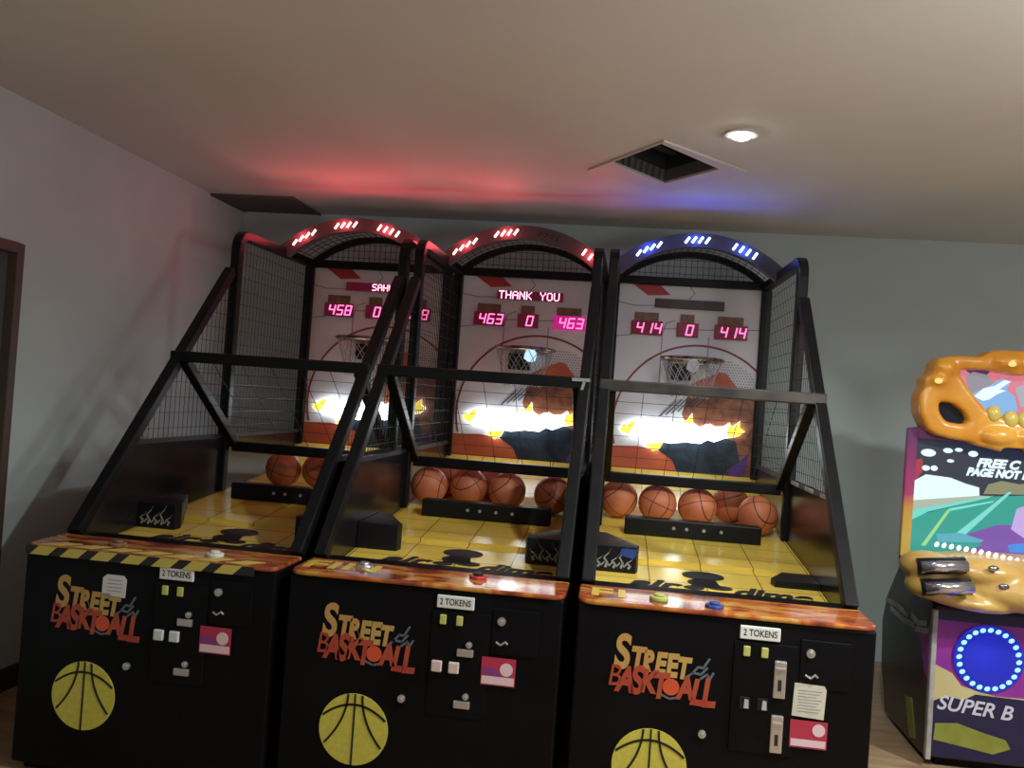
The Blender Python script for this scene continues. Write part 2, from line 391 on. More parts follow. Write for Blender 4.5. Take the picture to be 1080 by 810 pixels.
    if detail == 'right':
        for y in (.66,.95,1.25): P(MB().bc((.458,y,.345),(.032,.16,.02)), 'rail_pad', 'cloud', bevel=.004)
    # --- cage tubes
    for sx in (-1, 1):
        x = sx*W
        P(MB().path([(x,.236,.002),(x,1.37,1.21)], .05, .05), 'diagonal_tube', 'steel', bevel=.006)
        up = [(x,1.43,ramp(1.43)),(x,1.43,1.33)]+[(x,1.43+.08-.08*math.cos(a),1.335+.08*math.sin(a)) for a in (PI/8,PI/4,3*PI/8)]+[(x,1.51,1.415),(x,2.49,1.425)]
        P(MB().path(up, .05, .05), 'cage_tube', 'steel', bevel=.006)
        P(MB().path([(x,2.47,.2),(x,2.47,1.40)], .058, .058), 'rear_post', 'steel', bevel=.006)
        # side wire mesh
        b = MB()
        dy = lambda z: .262+(z-.035)*.935
        y = .62
        while y < 2.44:
            zt = min(1.40, .035+(y-.262)/.935)
            if zt > .37: b.path([(x,y,.335),(x,y,zt)], 0.0021)
            y += .042
        z = .40
        while z < 1.40:
            b.path([(x+.003,max(dy(z),.6),z),(x+.003,2.44,z)], 0.0021, up=(1,0,0)); z += .072
        b.path([(x,.57,.345),(x,2.44,.345)], .02)
        P(b, 'side_mesh', 'wire')
    # --- front net: top bar at the diagonals, leaning in to the bottom bar
    b = MB()
    n = P(MB().path([(-.478,.90,.735),(.478,.90,.735)], .05, .05, up=(0,0,1)), 'cross_bar', 'worn' if detail == 'right' else 'steel', bevel=.006)
    b = MB().path([(-.43,1.50,.290),(.43,1.50,.290)], .052, .05, up=(0,0,1))
    for sx in (-1,1): b.path([(sx*.425,.915,.72),(sx*.425,1.50,.30)], .045, .045)
    fn = P(b, 'net_frame', 'steel', bevel=.005)
    b = MB(); A = Vector((0,.915,.72)); B = Vector((0,1.50,.295))
    for k in range(1,6):
        x = -.425+k*.85/6; b.path([(x,A.y,A.z),(x,B.y,B.z)], .0024)
    for k in range(1,8):
        q = A.lerp(B, k/8); b.path([(-.42,q.y,q.z),(.42,q.y,q.z)], .0024, up=(0,0,1))
    P(b, 'wire_mesh', 'wire', fn)
    # --- lit arch over the front, plain arch over the board, mesh between
    N = 24; xs = [-.45+.90*k/N for k in range(N+1)]
    ar = P(MB().path([(x,2.03,arch_z(x,1.60)) for x in xs], .05, .078, up=(0,1,0)), 'light_arch', 'archband')
    P(MB().path([(x,2.47,arch_z(x,1.60)-.005) for x in xs], .04, .036, up=(0,1,0)), 'rear_arch', 'steel')
    P(MB().path([(-.45,2.47,1.425),(.45,2.47,1.425)], .05, .045, up=(0,0,1)), 'top_bar', 'steel', bevel=.005)
    b = MB()
    for k in range(0,N+1):
        x = xs[k]; b.path([(x,2.05,arch_z(x,1.60)),(x,2.45,arch_z(x,1.60))], .003)
    for y in (2.11,2.18,2.25,2.32,2.39): b.path([(x,y,arch_z(x,1.60)) for x in xs], .003, up=(0,1,0))
    P(b, 'arch_mesh', 'wire')
    b = MB()
    x = -.42
    while x < .43:
        zt = arch_z(x,1.60)-.02
        if zt > 1.45: b.path([(x,2.47,1.43),(x,2.47,zt)], .003)
        x += .035
    for z in (1.475,1.52,1.56):
        xm = math.sqrt(max(0,R_ARCH**2-(R_ARCH-(1.585-z))**2))
        b.path([(-xm,2.47,z),(xm,2.47,z)], .003, up=(0,1,0))
    P(b, 'gable_mesh', 'wire')
    sl = math.radians(33)
    for gx, cnt, on in leds:
        for k in range(cnt):
            x = gx+(k-(cnt-1)/2)*.037; z = arch_z(x,1.60)
            b = MB(); L = .020 if on else .014
            p0 = (x-math.sin(sl)*L, 2.003, z-math.cos(sl)*L); p1 = (x+math.sin(sl)*L, 2.003, z+math.cos(sl)*L)
            b.path([p0,p1], .0065, n=8)
            P(b, 'led_lamp', ledmat if on else 'redoff', ar, smooth=True)
    # --- backboard and its print
    bb = P(MB().box((-.445,2.475,.20),(.445,2.51,1.425)), 'backboard', 'board')
    yb = 2.475
    P(MB().flat([(-.36,1.41),(-.19,1.41),(-.115,1.345),(-.25,1.335)], yb), 'red_stripe_print', 'red', bb)
    P(MB().flat([(-.435,.205),(-.435,.40),(-.25,.41),(-.10,.385),(-.02,.355),(.07,.205)], yb), 'orange_floor_print', 'orange_red', bb)
    b = MB().stroke([p for p in arcpts(.085,.545,.50,math.radians(195),math.radians(35),60) if p[0] < .437 and p[0] > -.437], .012, yb, .002)
    P(b, 'arc_print', 'arc', bb)
    b = MB()
    for q in ([(-.15,1.10),(-.15,.80),(.13,.80),(.13,1.10)],[(-.44,1.075),(-.335,1.09)],[(-.16,1.135),(-.06,1.14)],[(.06,1.14),(.44,1.16)],[(-.44,1.29),(-.33,1.27),(-.2,1.275)],[(-.15,1.10),(-.13,1.17),(-.08,1.19)],[(.0,1.325),(.03,1.36),(.0,1.40)]): P(MB().stroke(q, .006, yb, .002), 'line_print', 'line', bb)
    b = MB()
    for i in range(18):
        for j in range(18):
            x = .14+i*.0165+(j%2)*.008; z = .70+j*.016
            if (x-.20)**2+(z-.70)**2 < .27**2 and x < .43 and z-.70 > (.40-x)*.5: b.disc((x,z), .0052, yb, .002, 6)
    P(b, 'halftone_print', 'line', bb)
    P(MB().flat([(.03,.80),(.10,.84),(.21,.89),(.25,.885),(.33,.79)], yb, .004), 'red_jersey_print', 'orange_red', bb)
    P(MB().flat([(.0,.62),(.03,.76),(.12,.80),(.22,.78),(.33,.80),(.43,.74),(.44,.22),(.36,.21),(.33,.45),(.20,.50),(.05,.53)], yb, .0045), 'player_print', 'player', bb)
    P(MB().flat([(-.20,.44),(-.05,.50),(.05,.53),(.16,.55),(.24,.50),(.33,.48),(.36,.36),(.33,.21),(.02,.21),(-.04,.34)], yb, .006), 'shadow_print', 'navy', bb)  # dark navy area of the board artwork
    P(MB().flat([(.29,.30),(.36,.36),(.41,.42),(.40,.30),(.34,.23)], yb, .0075), 'purple_print', 'purple', bb)
    b = MB()
    for k in range(7): b.stroke([(-.13+k*.035,.60+.012*k),(-.04+k*.035,.70+.012*k)], .005, yb, .0065)
    P(b, 'streak_print', 'navy', bb)
    # --- displays
    d = P(MB().box((-.205,2.455,1.262),(.210,2.475,1.318)), 'message_display', 'dispbox' if msg else 'dispoff', bevel=.003)
    if msg:
        mx = msg[1]
        for word_ in msg[0].split():
            b = MB(); pt = .0061 if detail == 'left' else .0072; matrix(b, word_, mx, 1.290, 2.454, pt); P(b, 'lettering', 'msg', d); mx += (len(word_)+1)*6*pt
    for i, (xa, xb) in enumerate(((-.340,-.150),(-.065,.065),(.160,.357))):
        mm = 'dispmag' if (detail == 'middle' and i == 2) else 'dispbox'
        d = P(MB().box((xa,2.455,1.092),(xb,2.475,1.178)), 'score_display', mm, bevel=.003)
        for q, ch in enumerate(dig[i]):
            b = MB(); digits(b, ch, (xa+xb)/2+.012+(q-(len(dig[i])-1)/2)*.054, 1.134, 2.454); P(b, 'digit', 'digit', d)
        P(MB().box((xa+.018,2.462,1.181),(xb-.028,2.475,1.229)), 'label_plate', 'plate', d)
    # --- hoop
    hp = P(MB().path([(.02+.175*math.cos(2*PI*k/36), 2.24+.175*math.sin(2*PI*k/36), .945) for k in range(36)], .011, n=8, closed=True).box((-.10,2.40,.925),(.14,2.476,.962)), 'hoop', 'rim', smooth=False)
    b = MB(); n1 = 14
    rad = [.172,.155,.135,.118,.108]; zz = [.94,.885,.83,.775,.72]
    for k in range(n1):
        for dr_ in (1,-1):
            b.path([(.02+rad[j]*math.cos(2*PI*(k+dr_*j*.5)/n1), 2.24+rad[j]*math.sin(2*PI*(k+dr_*j*.5)/n1), zz[j]) for j in range(5)], .0035, n=4)
    P(b, 'net', 'net', hp)
    P(MB().box((-.10,2.41,.825),(.035,2.474,.925)), 'sensor_box', 'gunmetal', hp, bevel=.008)
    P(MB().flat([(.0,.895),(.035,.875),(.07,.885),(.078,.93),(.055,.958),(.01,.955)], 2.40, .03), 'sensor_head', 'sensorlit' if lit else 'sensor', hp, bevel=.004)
    # --- glowing jagged lettering sign in the lower board
    sg = P(MB().curve([SIGN], lambda u,v,w: (u,2.452-w,v), .006), 'light_sign', 'signwhite')
    P(MB().flat([SIGN[0],SIGN[1],SIGN[2],SIGN[3],SIGN[4],(-.285,.53),(-.30,.50),(-.315,.475),SIGN[-1]], 2.446, .004), 'yellow_tip', 'signyellow', sg)
    P(MB().flat([(.27,.535),SIGN[18],SIGN[19],SIGN[20],SIGN[21],SIGN[22],SIGN[23],(.28,.502)], 2.446, .004), 'yellow_tip', 'signyellow', sg)
    P(MB().flat([(.0,.572),SIGN[9],SIGN[10],SIGN[11],SIGN[12],(.05,.57)], 2.446, .004), 'yellow_tip', 'signyellow', sg)
    P(MB().flat([SIGN[30],SIGN[31],SIGN[32],SIGN[33],SIGN[34],(-.20,.43)], 2.446, .004), 'yellow_tip', 'signyellow', sg)
    # --- cabinet front: logo, ball, doors, coin parts
    yf = 0
    lg = MB(); word = 'STREET'; x = -.355
    for k, ch in enumerate(word):
        sz = .155 if k == 0 else .095+.006*math.sin(k*2)
        lg.text(ch, sz, front(x+(.03 if k == 0 else .022), -.185+(.02 if k == 0 else .008)-.004*k, yf-.001, .02*(-1)**k), .001, .12, .005, .72)
        x += .060 if k == 0 else .0375
    lo = P(lg, 'logo', 'logoyellow')
    lg = MB(); x = -.365; word = 'BASKT ALL'
    for k, ch in enumerate(word):
        if ch != ' ':
            lg.text(ch, .10+.012*((k*7)%3), front(x+.02, -.242-.003*k-.004*((k*5)%3), yf-.0025, .03*(-1)**k), .001, .18, .0 if ch == 'B' else .005, .80 if ch == 'B' else .72)
        x += .047 if ch == ' ' else .037
    P(lg, 'red_lettering', 'logored', lo)
    P(MB().disc((-.158,-.258), .027, yf-.003, .002), 'ball_letter', 'ballred', lo)
    b = MB()
    for (pts) in ([(-.115,-.225),(-.09,-.205),(-.065,-.208),(-.045,-.185)],[(-.095,-.21),(-.075,-.185),(-.058,-.186),(-.04,-.155)],[(-.065,-.222),(-.045,-.206),(-.035,-.22),(-.025,-.20)],[(-.19,-.285),(-.16,-.297),(-.125,-.287)]): P(MB().stroke(pts, .007, yf-.001, .002), 'smoke_print', 'logosmoke', lo)
    be = P(MB().disc((-.212,-.523), .122, yf, .003, 40), 'ball_emblem', 'ballyellow')
    b = MB(); bx, bz, r = -.212, -.523, .122
    def clipc(pts): return [p for p in pts if (p[0]-bx)**2+(p[1]-bz)**2 <= (r*.985)**2]
    b.stroke([(bx,bz-r*.98),(bx,bz+r*.98)], .006, yf-.003, .002)
    b.stroke(clipc([(bx+.122*t, bz+.085-.055*t*t) for t in [k/20-1 for k in range(41)]]), .007, yf-.003, .002)
    for sx in (-1,1):
        b.stroke(clipc([(bx+sx*(.025+.10*((.13-t)/.21)**2.2 if t < .13 else .025), bz+t) for t in [.125-k*.0085 for k in range(28)]]), .007, yf-.003, .002)
    P(b, 'seam_print', 'ink', be)
    cd = P(MB().box((.035,-.006,-.44),(.236,.002,-.085)).box((.245,-.006,-.215),(.40,.002,-.06)), 'coin_door', 'black', bevel=.003)
    b = MB().box((.05,-.012,-.076),(.178,-.0005,-.033)); tl = P(b, 'token_label', 'label', bevel=.003)
    P(MB().text('2 TOKENS', .030, front(.114,-.0545,-.012), .0006, 0, .0004, .78), 'lettering', 'ink', tl)
    for x in (.075,.132): P(MB().box((x-.011,-.014,-.131),(x+.011,-.004,-.098)), 'coin_button', 'btnlamp', bevel=.003)
    def screw(x, z, r=.012, nm='lock'): P(MB().disc((x,z), r, -.003, .012, 20).disc((x,z), r*.5, -.015, .003, 12), nm, 'silver', bevel=.002)
    screw(.275,-.102,.014); screw(-.05,-.397,.013, 'door_knob')
    P(MB().path([(.262,-.012,-.172),(.278,-.02,-.178),(.292,-.014,-.168),(.300,-.014,-.176)], .004, n=6), 'hasp', 'silver')
    if detail != 'right':
        for z in (-.220,-.394):
            P(MB().box((.130,-.016,z-.013),(.187,-.004,z+.013)), 'coin_return', 'silver', bevel=.004); screw(.170, z+.028, .011, 'door_screw')
        for x in (.064,.123): P(MB().box((x-.018,-.018,-.292),(x+.018,-.004,-.254)), 'coin_insert', 'white' if detail == 'left' else 'pinkwhite', bevel=.004)
        st = P(MB().flat([(.217,-.318),(.333,-.318),(.333,-.225),(.217,-.225)], -.006, .002), 'sticker', 'stickerred', label='crimson and pink sticker')
        P(MB().flat([(.220,-.314),(.330,-.314),(.330,-.288),(.220,-.288)], -.008, .001).disc((.302,-.262), .022, -.008, .001), 'pale_print', 'stickerpink', st)
        P(MB().flat([(.222,-.282),(.285,-.286),(.27,-.262),(.225,-.258)], -.008, .0008), 'purple_print', 'stickerpurple', st)
    else:
        for z0, z1 in ((-.255,-.135),(-.43,-.31)):
            cs = P(MB().box((.164,-.016,z0),(.203,-.004,z1)), 'coin_slot', 'silver', bevel=.004)
            P(MB().box((.178,-.018,z0+.025),(.189,-.0155,z0+.06)), 'slot_opening', 'ink', cs)
            P(MB().box((.168,-.022,z1-.028),(.20,-.0155,z1-.022)), 'slot_lip', 'silver', cs)
        for x in (.078,.135): P(MB().box((x-.018,-.010,-.302),(x+.018,-.004,-.262)), 'coin_insert', 'gunmetal', bevel=.003); P(MB().flat([(x-.002,-.298),(x+.014,-.298),(x+.012,-.270),(x+.0,-.268)], -.010, .001), 'price_card', 'net')
        nt = P(MB().flat([(.228,-.305),(.328,-.31),(.332,-.215),(.325,-.203),(.232,-.200)], -.006, .002), 'notice', 'paper', label='cream notice with small print')
        b = MB()
        for k in range(8): b.stroke([(.245,-.222-k*.0095),(.318-.008*(k%3),-.222-k*.0095)], .0022, -.008, .0006)
        P(b, 'small_print', 'line', nt)
        st = P(MB().flat([(.226,-.405),(.342,-.405),(.342,-.318),(.226,-.318)], -.006, .002), 'sticker', 'stickerred')
        P(MB().disc((.315,-.345), .02, -.008, .001).flat([(.23,-.40),(.338,-.40),(.338,-.378),(.23,-.378)], -.008, .001), 'pale_print', 'stickerpink', st)
    if detail == 'middle':
        P(MB().box((.40,.862,.742),(.478,.874,.756)).path([(.455,.868,.745),(.435,.868,.665)], .012), 'clamp', 'silver', label='grey clamp at the end of the cross bar')
    # deck dressing
    def deckpt(x, y): return .002+.008*y
    def dk(x0, y0): return lambda u,v,w: (x0+u, y0+v, deckpt(0,y0+v)+.001+w)
    if detail == 'left':
        b = MB()
        for k in range(7):
            x0 = -.455+k*.118
            b.prism([(x0,-.034),(x0+.07,-.034),(x0+.105,-.002),(x0+.035,-.002)], lambda u,v,d: (u,d,v), -.0135, -.015)
            b.prism([(x0+.035,-.005),(x0+.105,-.005),(x0+.16,.055),(x0+.09,.055)], lambda u,v,d: (u,v,deckpt(u,v)+d), .0006, .002)
        P(b, 'hazard_tape', 'tapeyellow')
        P(MB().box((-.475,-.013,-.034),(.40,-.004,-.002)), 'tape_base', 'ink')
        nt = P(MB().flat([(-.170,-.160),(-.08,-.160),(-.078,-.095),(-.09,-.082),(-.155,-.082),(-.170,-.095)], 0, .002), 'notice', 'white', label='small white notice sticker')
        b = MB()
        for k in range(4): b.stroke([(-.15,-.10-k*.013),(-.095,-.10-k*.013)], .003, -.002, .0006)
        P(b, 'small_print', 'line', nt)
    btn = {'left':[(-.185,.10,'plate'),(.205,.085,'white')], 'middle':[(-.253,.135,'silver'),(.162,.135,'red')], 'right':[(-.215,.085,'gunmetal'),(-.085,-.0,'bluepatch')]}[detail]
    if detail == 'right': btn = [(-.21,.09,'btnlamp'),(-.03,.045,'bluepatch')]
    for x, y, m in btn:
        nn = 8 if m in ('red','bluepatch') else 20
        q = P(MB().prism([(x+.032*math.cos(2*PI*k/nn), y+.032*math.sin(2*PI*k/nn)) for k in range(nn)], lambda u,v,d: (u,v,deckpt(u,y)+d), -.003, .012), 'push_button', m, bevel=.004)
        P(MB().prism([(x+.018*math.cos(2*PI*k/16), y+.018*math.sin(2*PI*k/16)) for k in range(16)], lambda u,v,d: (u,v,deckpt(u,y)+d), .012, .020), 'button_cap', m if m != 'red' else 'gunmetal', q, bevel=.003)
    if detail == 'middle': P(MB().text('FIN', .16, dk(-.33,.115), .0008, .0, .003, 1.15, spacing=1.05), 'deck_lettering', 'trimletter')
    if detail == 'right': P(MB().text('FI', .16, dk(-.38,.115), .0008, .0, .003, 1.15, spacing=1.05), 'deck_lettering', 'trimletter')
    return root

th = .010
L4 = lambda *a: [(x, n, True) for x, n in a]
machine(-.98, -th, -.025, 'black and yellow basketball game by the left wall, hazard tape on its front edge', ('SAHK', -.028), ('458','0','458'),
        L4((-.325,4),(-.075,4),(.185,4),(.385,2)), 'redled', False, 'left')
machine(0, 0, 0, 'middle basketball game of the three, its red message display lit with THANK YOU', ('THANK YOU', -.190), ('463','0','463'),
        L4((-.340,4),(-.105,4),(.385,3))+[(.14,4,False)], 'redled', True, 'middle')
machine(.98, th, .025, 'basketball game with blue arch lights and a bright yellow ramp, beside the racing game', None, ('414','0','414'),
        L4((-.275,4),(-.012,4),(.25,4)), 'blueled', False, 'right')

# ------------------------------------------------------------------ basketballs
R = .097
balls = [(-1.198,1.669,'orange basketball in the left machine, nearer to the left wall','left'),(-1.003,1.705,'orange basketball in the left machine, half behind the slanting cage tubes','left'),
 (-.352,1.556,'leftmost front basketball behind the gate of the middle machine','mid'),(-.294,1.80,'partly hidden basketball behind the two leftmost ones of the middle machine','mid'),(-.152,1.615,'plain orange basketball, second from left at the gate of the middle machine','mid'),
 (-.075,1.805,'partly hidden basketball at the back of the middle machine, between its second and third','mid'),(.058,1.581,'basketball with dark seams in the middle of the gate of the middle machine','mid'),(.298,1.564,'basketball standing apart at the right end of the middle machine gate','mid'),
 (.636,1.626,'basketball with curved black seams at the left end of the right machine','right'),(.832,1.587,'orange basketball second from left in the right machine, at the gate end','right'),(1.03,1.58,'orange basketball at the centre of the gate in the right machine','right'),
 (1.21,1.715,'basketball set back between two others in the right machine','right'),(1.316,1.490,'basketball at the right end of the right machine, clear of the gate','right')]
grp = {'left':'basketballs in the left machine','mid':'basketballs in the middle machine','right':'basketballs in the right machine'}
proto = None
rots = [(.3,.2,.5),(1.2,.4,2.1),(1.0,.3,.2),(0,0,1),(.5,.9,1.4),(.3,1,0),(.9,.65,.4),(1.9,.5,.7),(.75,.70,.2),(.35,.15,1.3),(.2,.4,2.6),(.8,1.1,.5),(.5,.75,2.3)]
for (x, y, lab, g), rt in zip(balls, rots):
    if proto is None:
        o = proto = MB().ell((0,0,0),(R,R,R),nu=40,nv=24).build('basketball', M['ball'], dz=0, smooth=True)
    else:
        o = proto.copy(); C.objects.link(o)
    o.location = (x, y, ramp(y)+R/math.cos(.088)+H+.001); o.rotation_euler = rt
    tag(o, lab, 'basketball', grp[g])

# ------------------------------------------------------------------ racing game at the right
rc = empty('racing_machine', (2.43,1.1,0), 'motorbike racing game with an orange monster head on top, at the right', 'arcade machine')
MR = {}
def bezel_mat():
    m, nt, b = new_mat('bezel print'); N, L = nt.nodes, nt.links
    tc = N.new('ShaderNodeTexCoord'); sp = N.new('ShaderNodeSeparateXYZ'); nz = N.new('ShaderNodeTexNoise'); nz.inputs['Scale'].default_value = 9
    ad = N.new('ShaderNodeMath'); ad.operation = 'MULTIPLY_ADD'; ad.inputs[1].default_value = .25
    cr = N.new('ShaderNodeValToRGB'); e = cr.color_ramp.elements; e.new(.5); e.new(.7)
    for k, (p, c) in enumerate(((.30,(.50,.33,.07)),(.52,(.48,.22,.05)),(.66,(.36,.04,.14)),(1.,(.14,.03,.13)))): e[k].position = p; e[k].color = (*c,1)
    L.new(tc.outputs['Generated'], sp.inputs[0]); L.new(tc.outputs['Object'], nz.inputs['Vector'])
    L.new(nz.outputs['Fac'], ad.inputs[0]); L.new(sp.outputs[2], ad.inputs[2]); L.new(ad.outputs[0], cr.inputs['Fac'])
    L.new(cr.outputs['Color'], b.inputs['Base Color']); b.inputs['Roughness'].default_value = .3
    return m
MR['body'] = noise_mat('dark graphic body', [(.35,(.006,.005,.007)),(.55,(.02,.012,.02)),(.72,(.05,.035,.025))], 3.5, .25, 5, 1.2)
MR['magenta'] = noise_mat('magenta front print', [(.3,(.16,.02,.22)),(.7,(.34,.03,.24))], 4, .3, 3, .6)
MR['deepblue'] = mat('navy print', (.010,.010,.045), .3)
MR['yel'] = noise_mat('pale yellow print', [(.3,(.42,.36,.14)),(.7,(.50,.42,.20))], 6, .4)
MR['green'] = noise_mat('olive green print', [(.3,(.16,.17,.02)),(.7,(.26,.27,.05))], 9, .4)
MR['letters'] = mat('silver lettering', (.52,.50,.55), .35)
MR['edge'] = noise_mat('grey corner trim', [(.3,(.22,.20,.19)),(.7,(.42,.40,.38))], 14, .4)
MR['orange'] = noise_mat('orange moulded plastic', [(.3,(.60,.22,.02)),(.55,(.68,.30,.035)),(.75,(.74,.40,.07))], 5, .28, 3, .4)
MR['tan'] = noise_mat('mustard moulded plastic', [(.3,(.42,.24,.06)),(.7,(.56,.36,.11))], 6, .3, 4, .5)
MR['tooth'] = mat('yellow tooth', (.62,.48,.12), .3)
MR['eye'] = mat('dark eye', (.012,.014,.02), .15)
MR['bez'] = bezel_mat()
MR['chrome'] = noise_mat('dark chrome', [(.35,(.18,.16,.22)),(.65,(.72,.70,.78))], 7, .16, 3, .8, (.6,1,3), metal=.9)
MR['bluecone'] = mat('blue lit speaker', (.01,.01,.06), .4, 0, (.0,.015,.55), .75)
MR['cyanled'] = glow('cyan led', (.30,.75,1), 1.6)
MR['pinkled'] = glow('pink led', (1,.72,.85), 3)
S = lambda n, c, s=1.: glow('screen '+n, c, s)
def Q(b, nm, m, par=None, **k):
    o = b.build(nm, M[m] if isinstance(m, str) and m in M else (MR[m] if isinstance(m, str) else m), par or rc, **k)
    if par is None or par is rc: o.location = (-2.43,-1.1,0)
    return o
# body: tapered side profile
prof = [(1.1,-.78),(1.12,-.13),(1.2,-.06),(1.62,-.02),(1.80,-.22),(1.86,-.36),(1.83,-.60),(1.72,-.80),(1.2,-.80)]
Q(MB().prism(prof, lambda u,v,d: (d,u,v), 2.035, 2.825), 'cabinet', 'body', bevel=.012)
Q(MB().box((2.08,1.14,-H),(2.78,1.70,-.78)), 'foot', 'black')
for x in (2.033, 2.827): Q(MB().path([(x,1.092,-.785),(x,1.105,-.14)], .022, .03), 'corner_trim', 'edge', bevel=.004)
b = MB()
for pts in ([(1.80,-.25),(1.62,-.24),(1.46,-.25)],[(1.72,-.275),(1.52,-.285),(1.36,-.275)],[(1.40,-.235),(1.30,-.25),(1.20,-.225)],[(1.34,-.285),(1.24,-.27),(1.16,-.25)]):
    for a, c in zip(pts, pts[1:]):
        b.prism([(a[0],a[1]-.012),(a[0],a[1]+.012),(c[0],c[1]+.012),(c[0],c[1]-.012)], lambda u,v,d: (d,u,v), 2.0345, 2.031)
Q(b, 'side_lettering', MR['edge'])
Q(MB().prism([(1.28,-.30),(1.13,-.22),(1.12,-.47),(1.18,-.44)], lambda u,v,d: (d,u,v), 2.0345, 2.032), 'side_print', 'magenta')
Q(MB().prism([(1.42,-.62),(1.33,-.60),(1.25,-.76),(1.33,-.78)], lambda u,v,d: (d,u,v), 2.0345, 2.032), 'side_print', 'green')
# front panel prints (front face leans a touch, so it is followed)
ff = lambda z: 1.1+.02*(z+.78)/.65
def fp(b, poly, th_): return b.prism(poly, lambda u,v,d: (u, ff(v)-d, v), 0, th_)
fpn = Q(fp(MB(), [(2.05,-.77),(2.81,-.77),(2.81,-.14),(2.05,-.14)], .004), 'front_panel', 'magenta')
Q(fp(MB(), [(2.05,-.38),(2.12,-.41),(2.16,-.46),(2.30,-.49),(2.81,-.48),(2.81,-.62),(2.05,-.62)], .006), 'yellow_print', 'yel', fpn)
Q(fp(MB(), [(2.05,-.14),(2.81,-.14),(2.81,-.19),(2.05,-.185)], .006), 'navy_print', 'deepblue', fpn)
Q(fp(MB(), [(2.05,-.535),(2.10,-.51),(2.17,-.52),(2.22,-.49),(2.81,-.50),(2.81,-.60),(2.30,-.615),(2.05,-.60)], .008), 'navy_print', 'deepblue', fpn)
Q(fp(MB(), [(2.05,-.60),(2.81,-.61),(2.81,-.77),(2.05,-.77)], .007), 'navy_print', 'deepblue', fpn)
Q(fp(MB(), [(2.055,-.70),(2.06,-.63),(2.15,-.62),(2.24,-.645),(2.35,-.67),(2.37,-.705),(2.30,-.735),(2.20,-.72)], .009), 'green_print', 'green', fpn)
Q(MB().text('SUPER B', .085, lambda u,v,w: (2.06+u, ff(-.540+v-.06*u)-.0085-w, -.540+v-.06*u), .0012, .30, .0014, 1.0, align='LEFT'), 'lettering', 'letters', fpn)
for cx in (2.263, 2.597):
    cz = -.333; y = ff(cz)
    sp = Q(MB().disc((cx,cz), .145, y-.004, .012, 44), 'speaker', 'bluecone', bevel=.004)
    Q(MB().disc((cx,cz), .105, y-.016, .003, 40), 'speaker_cone', 'bluecone', sp)
    for k in range(24):
        a = 2*PI*k/24
        q = MB().ell((cx+.122*math.cos(a), y-.018, cz+.126*math.sin(a)), (.0125,.006,.0095), (0,-.5,0), 10, 6).build('led_lamp', MR['cyanled'], sp, smooth=True)
# moulded dashboard with exhaust-like bars
b = MB()
b.ell((2.43,1.16,-.01),(.50,.22,.085)); b.ell((1.97,1.05,.055),(.115,.12,.062)); b.ell((1.985,1.02,-.025),(.11,.12,.058))
b.ell((2.89,1.05,.055),(.115,.12,.062)); b.ell((2.875,1.02,-.025),(.11,.12,.058)); b.ell((2.13,1.03,-.075),(.20,.11,.04),(0,.10,0)); b.ell((2.73,1.03,-.075),(.20,.11,.04))
b.ell((2.20,1.03,.05),(.16,.10,.06)); b.ell((2.66,1.03,.05),(.16,.10,.06)); b.ell((2.43,1.22,.05),(.48,.20,.06)); b.ell((2.43,1.02,-.02),(.34,.12,.09))
da = Q(b, 'dashboard', 'tan', remesh=.012)
for z, x0, x1, yy in ((.064,1.905,2.085,.935),(-.018,1.92,2.105,.915)):
    rcs = Q(MB().path([(x0-.005,yy+.02,z-.004),(x1,yy+.012,z+.02)], .036, n=14), 'recess', 'eye', smooth=True)
    Q(MB().path([(x0,yy-.012,z),(x1,yy-.018,z+.022)], .024, n=14), 'chrome_bar', 'chrome', rcs, smooth=True, label='chrome bar in the dashboard')
for x, z in ((2.19,.085),(2.235,.015)): Q(MB().ell((x,.925,z),(.022,.012,.012)), 'stud', 'chrome', smooth=True)
# screen housing
b = MB().prism([(1.975,1.45),(2.885,1.45),(2.80,1.70),(2.06,1.70)], lambda u,v,d: (u,v,d), .0, .64)
Q(b, 'screen_housing', 'black', bevel=.008)
sc = Q(MB().box((2.018,1.441,.05),(2.842,1.452,.59)), 'screen', S('base', (.004,.012,.040), .9))
b = MB().box((1.972,1.425,.03),(2.018,1.455,.64)); b.box((2.842,1.425,.03),(2.888,1.455,.64)); b.box((2.018,1.425,.59),(2.842,1.455,.64))
Q(b, 'bezel', 'bez', bevel=.006)
scw = S('white', (.75,.95,1.), 1.1)
def F(nm, poly, m, k): Q(MB().flat(poly, 1.441-.0012*k, .0012), nm, m, sc)
F('screen_image', [(2.018,.05),(2.842,.05),(2.842,.37),(2.515,.361),(2.376,.345),(2.018,.22)], S('road', (.012,.33,.26), 1.0), 0)
F('screen_image', [(2.018,.30),(2.314,.344),(2.376,.346),(2.05,.259),(2.018,.252)], S('sand', (.45,.52,.42), .9), 1)
F('screen_image', [(2.018,.39),(2.07,.425),(2.181,.418),(2.248,.396),(2.311,.382),(2.314,.344),(2.018,.298)], S('cloud', (.72,.93,.90), 1.1), 2)
F('screen_image', [(2.331,.353),(2.350,.40),(2.408,.421),(2.488,.412),(2.60,.43),(2.842,.42),(2.842,.368),(2.515,.365)], S('bush', (.30,.30,.16), .8), 2)
F('screen_image', [(2.018,.252),(2.05,.259),(2.375,.349),(2.352,.336),(2.09,.25),(2.018,.205)], S('kerb', (.16,.78,.66), .9), 3)
F('screen_image', [(2.067,.089),(2.086,.087),(2.190,.267),(2.175,.266)], S('lime', (.35,.75,.30), .9), 4)
F('screen_image', [(2.190,.262),(2.376,.318),(2.376,.325),(2.18,.272)], S('lane', (.25,.80,.68), .9), 4)
F('screen_image', [(2.218,.157),(2.262,.157),(2.454,.371),(2.443,.374)], S('lane2', (.22,.78,.70), .9), 4)
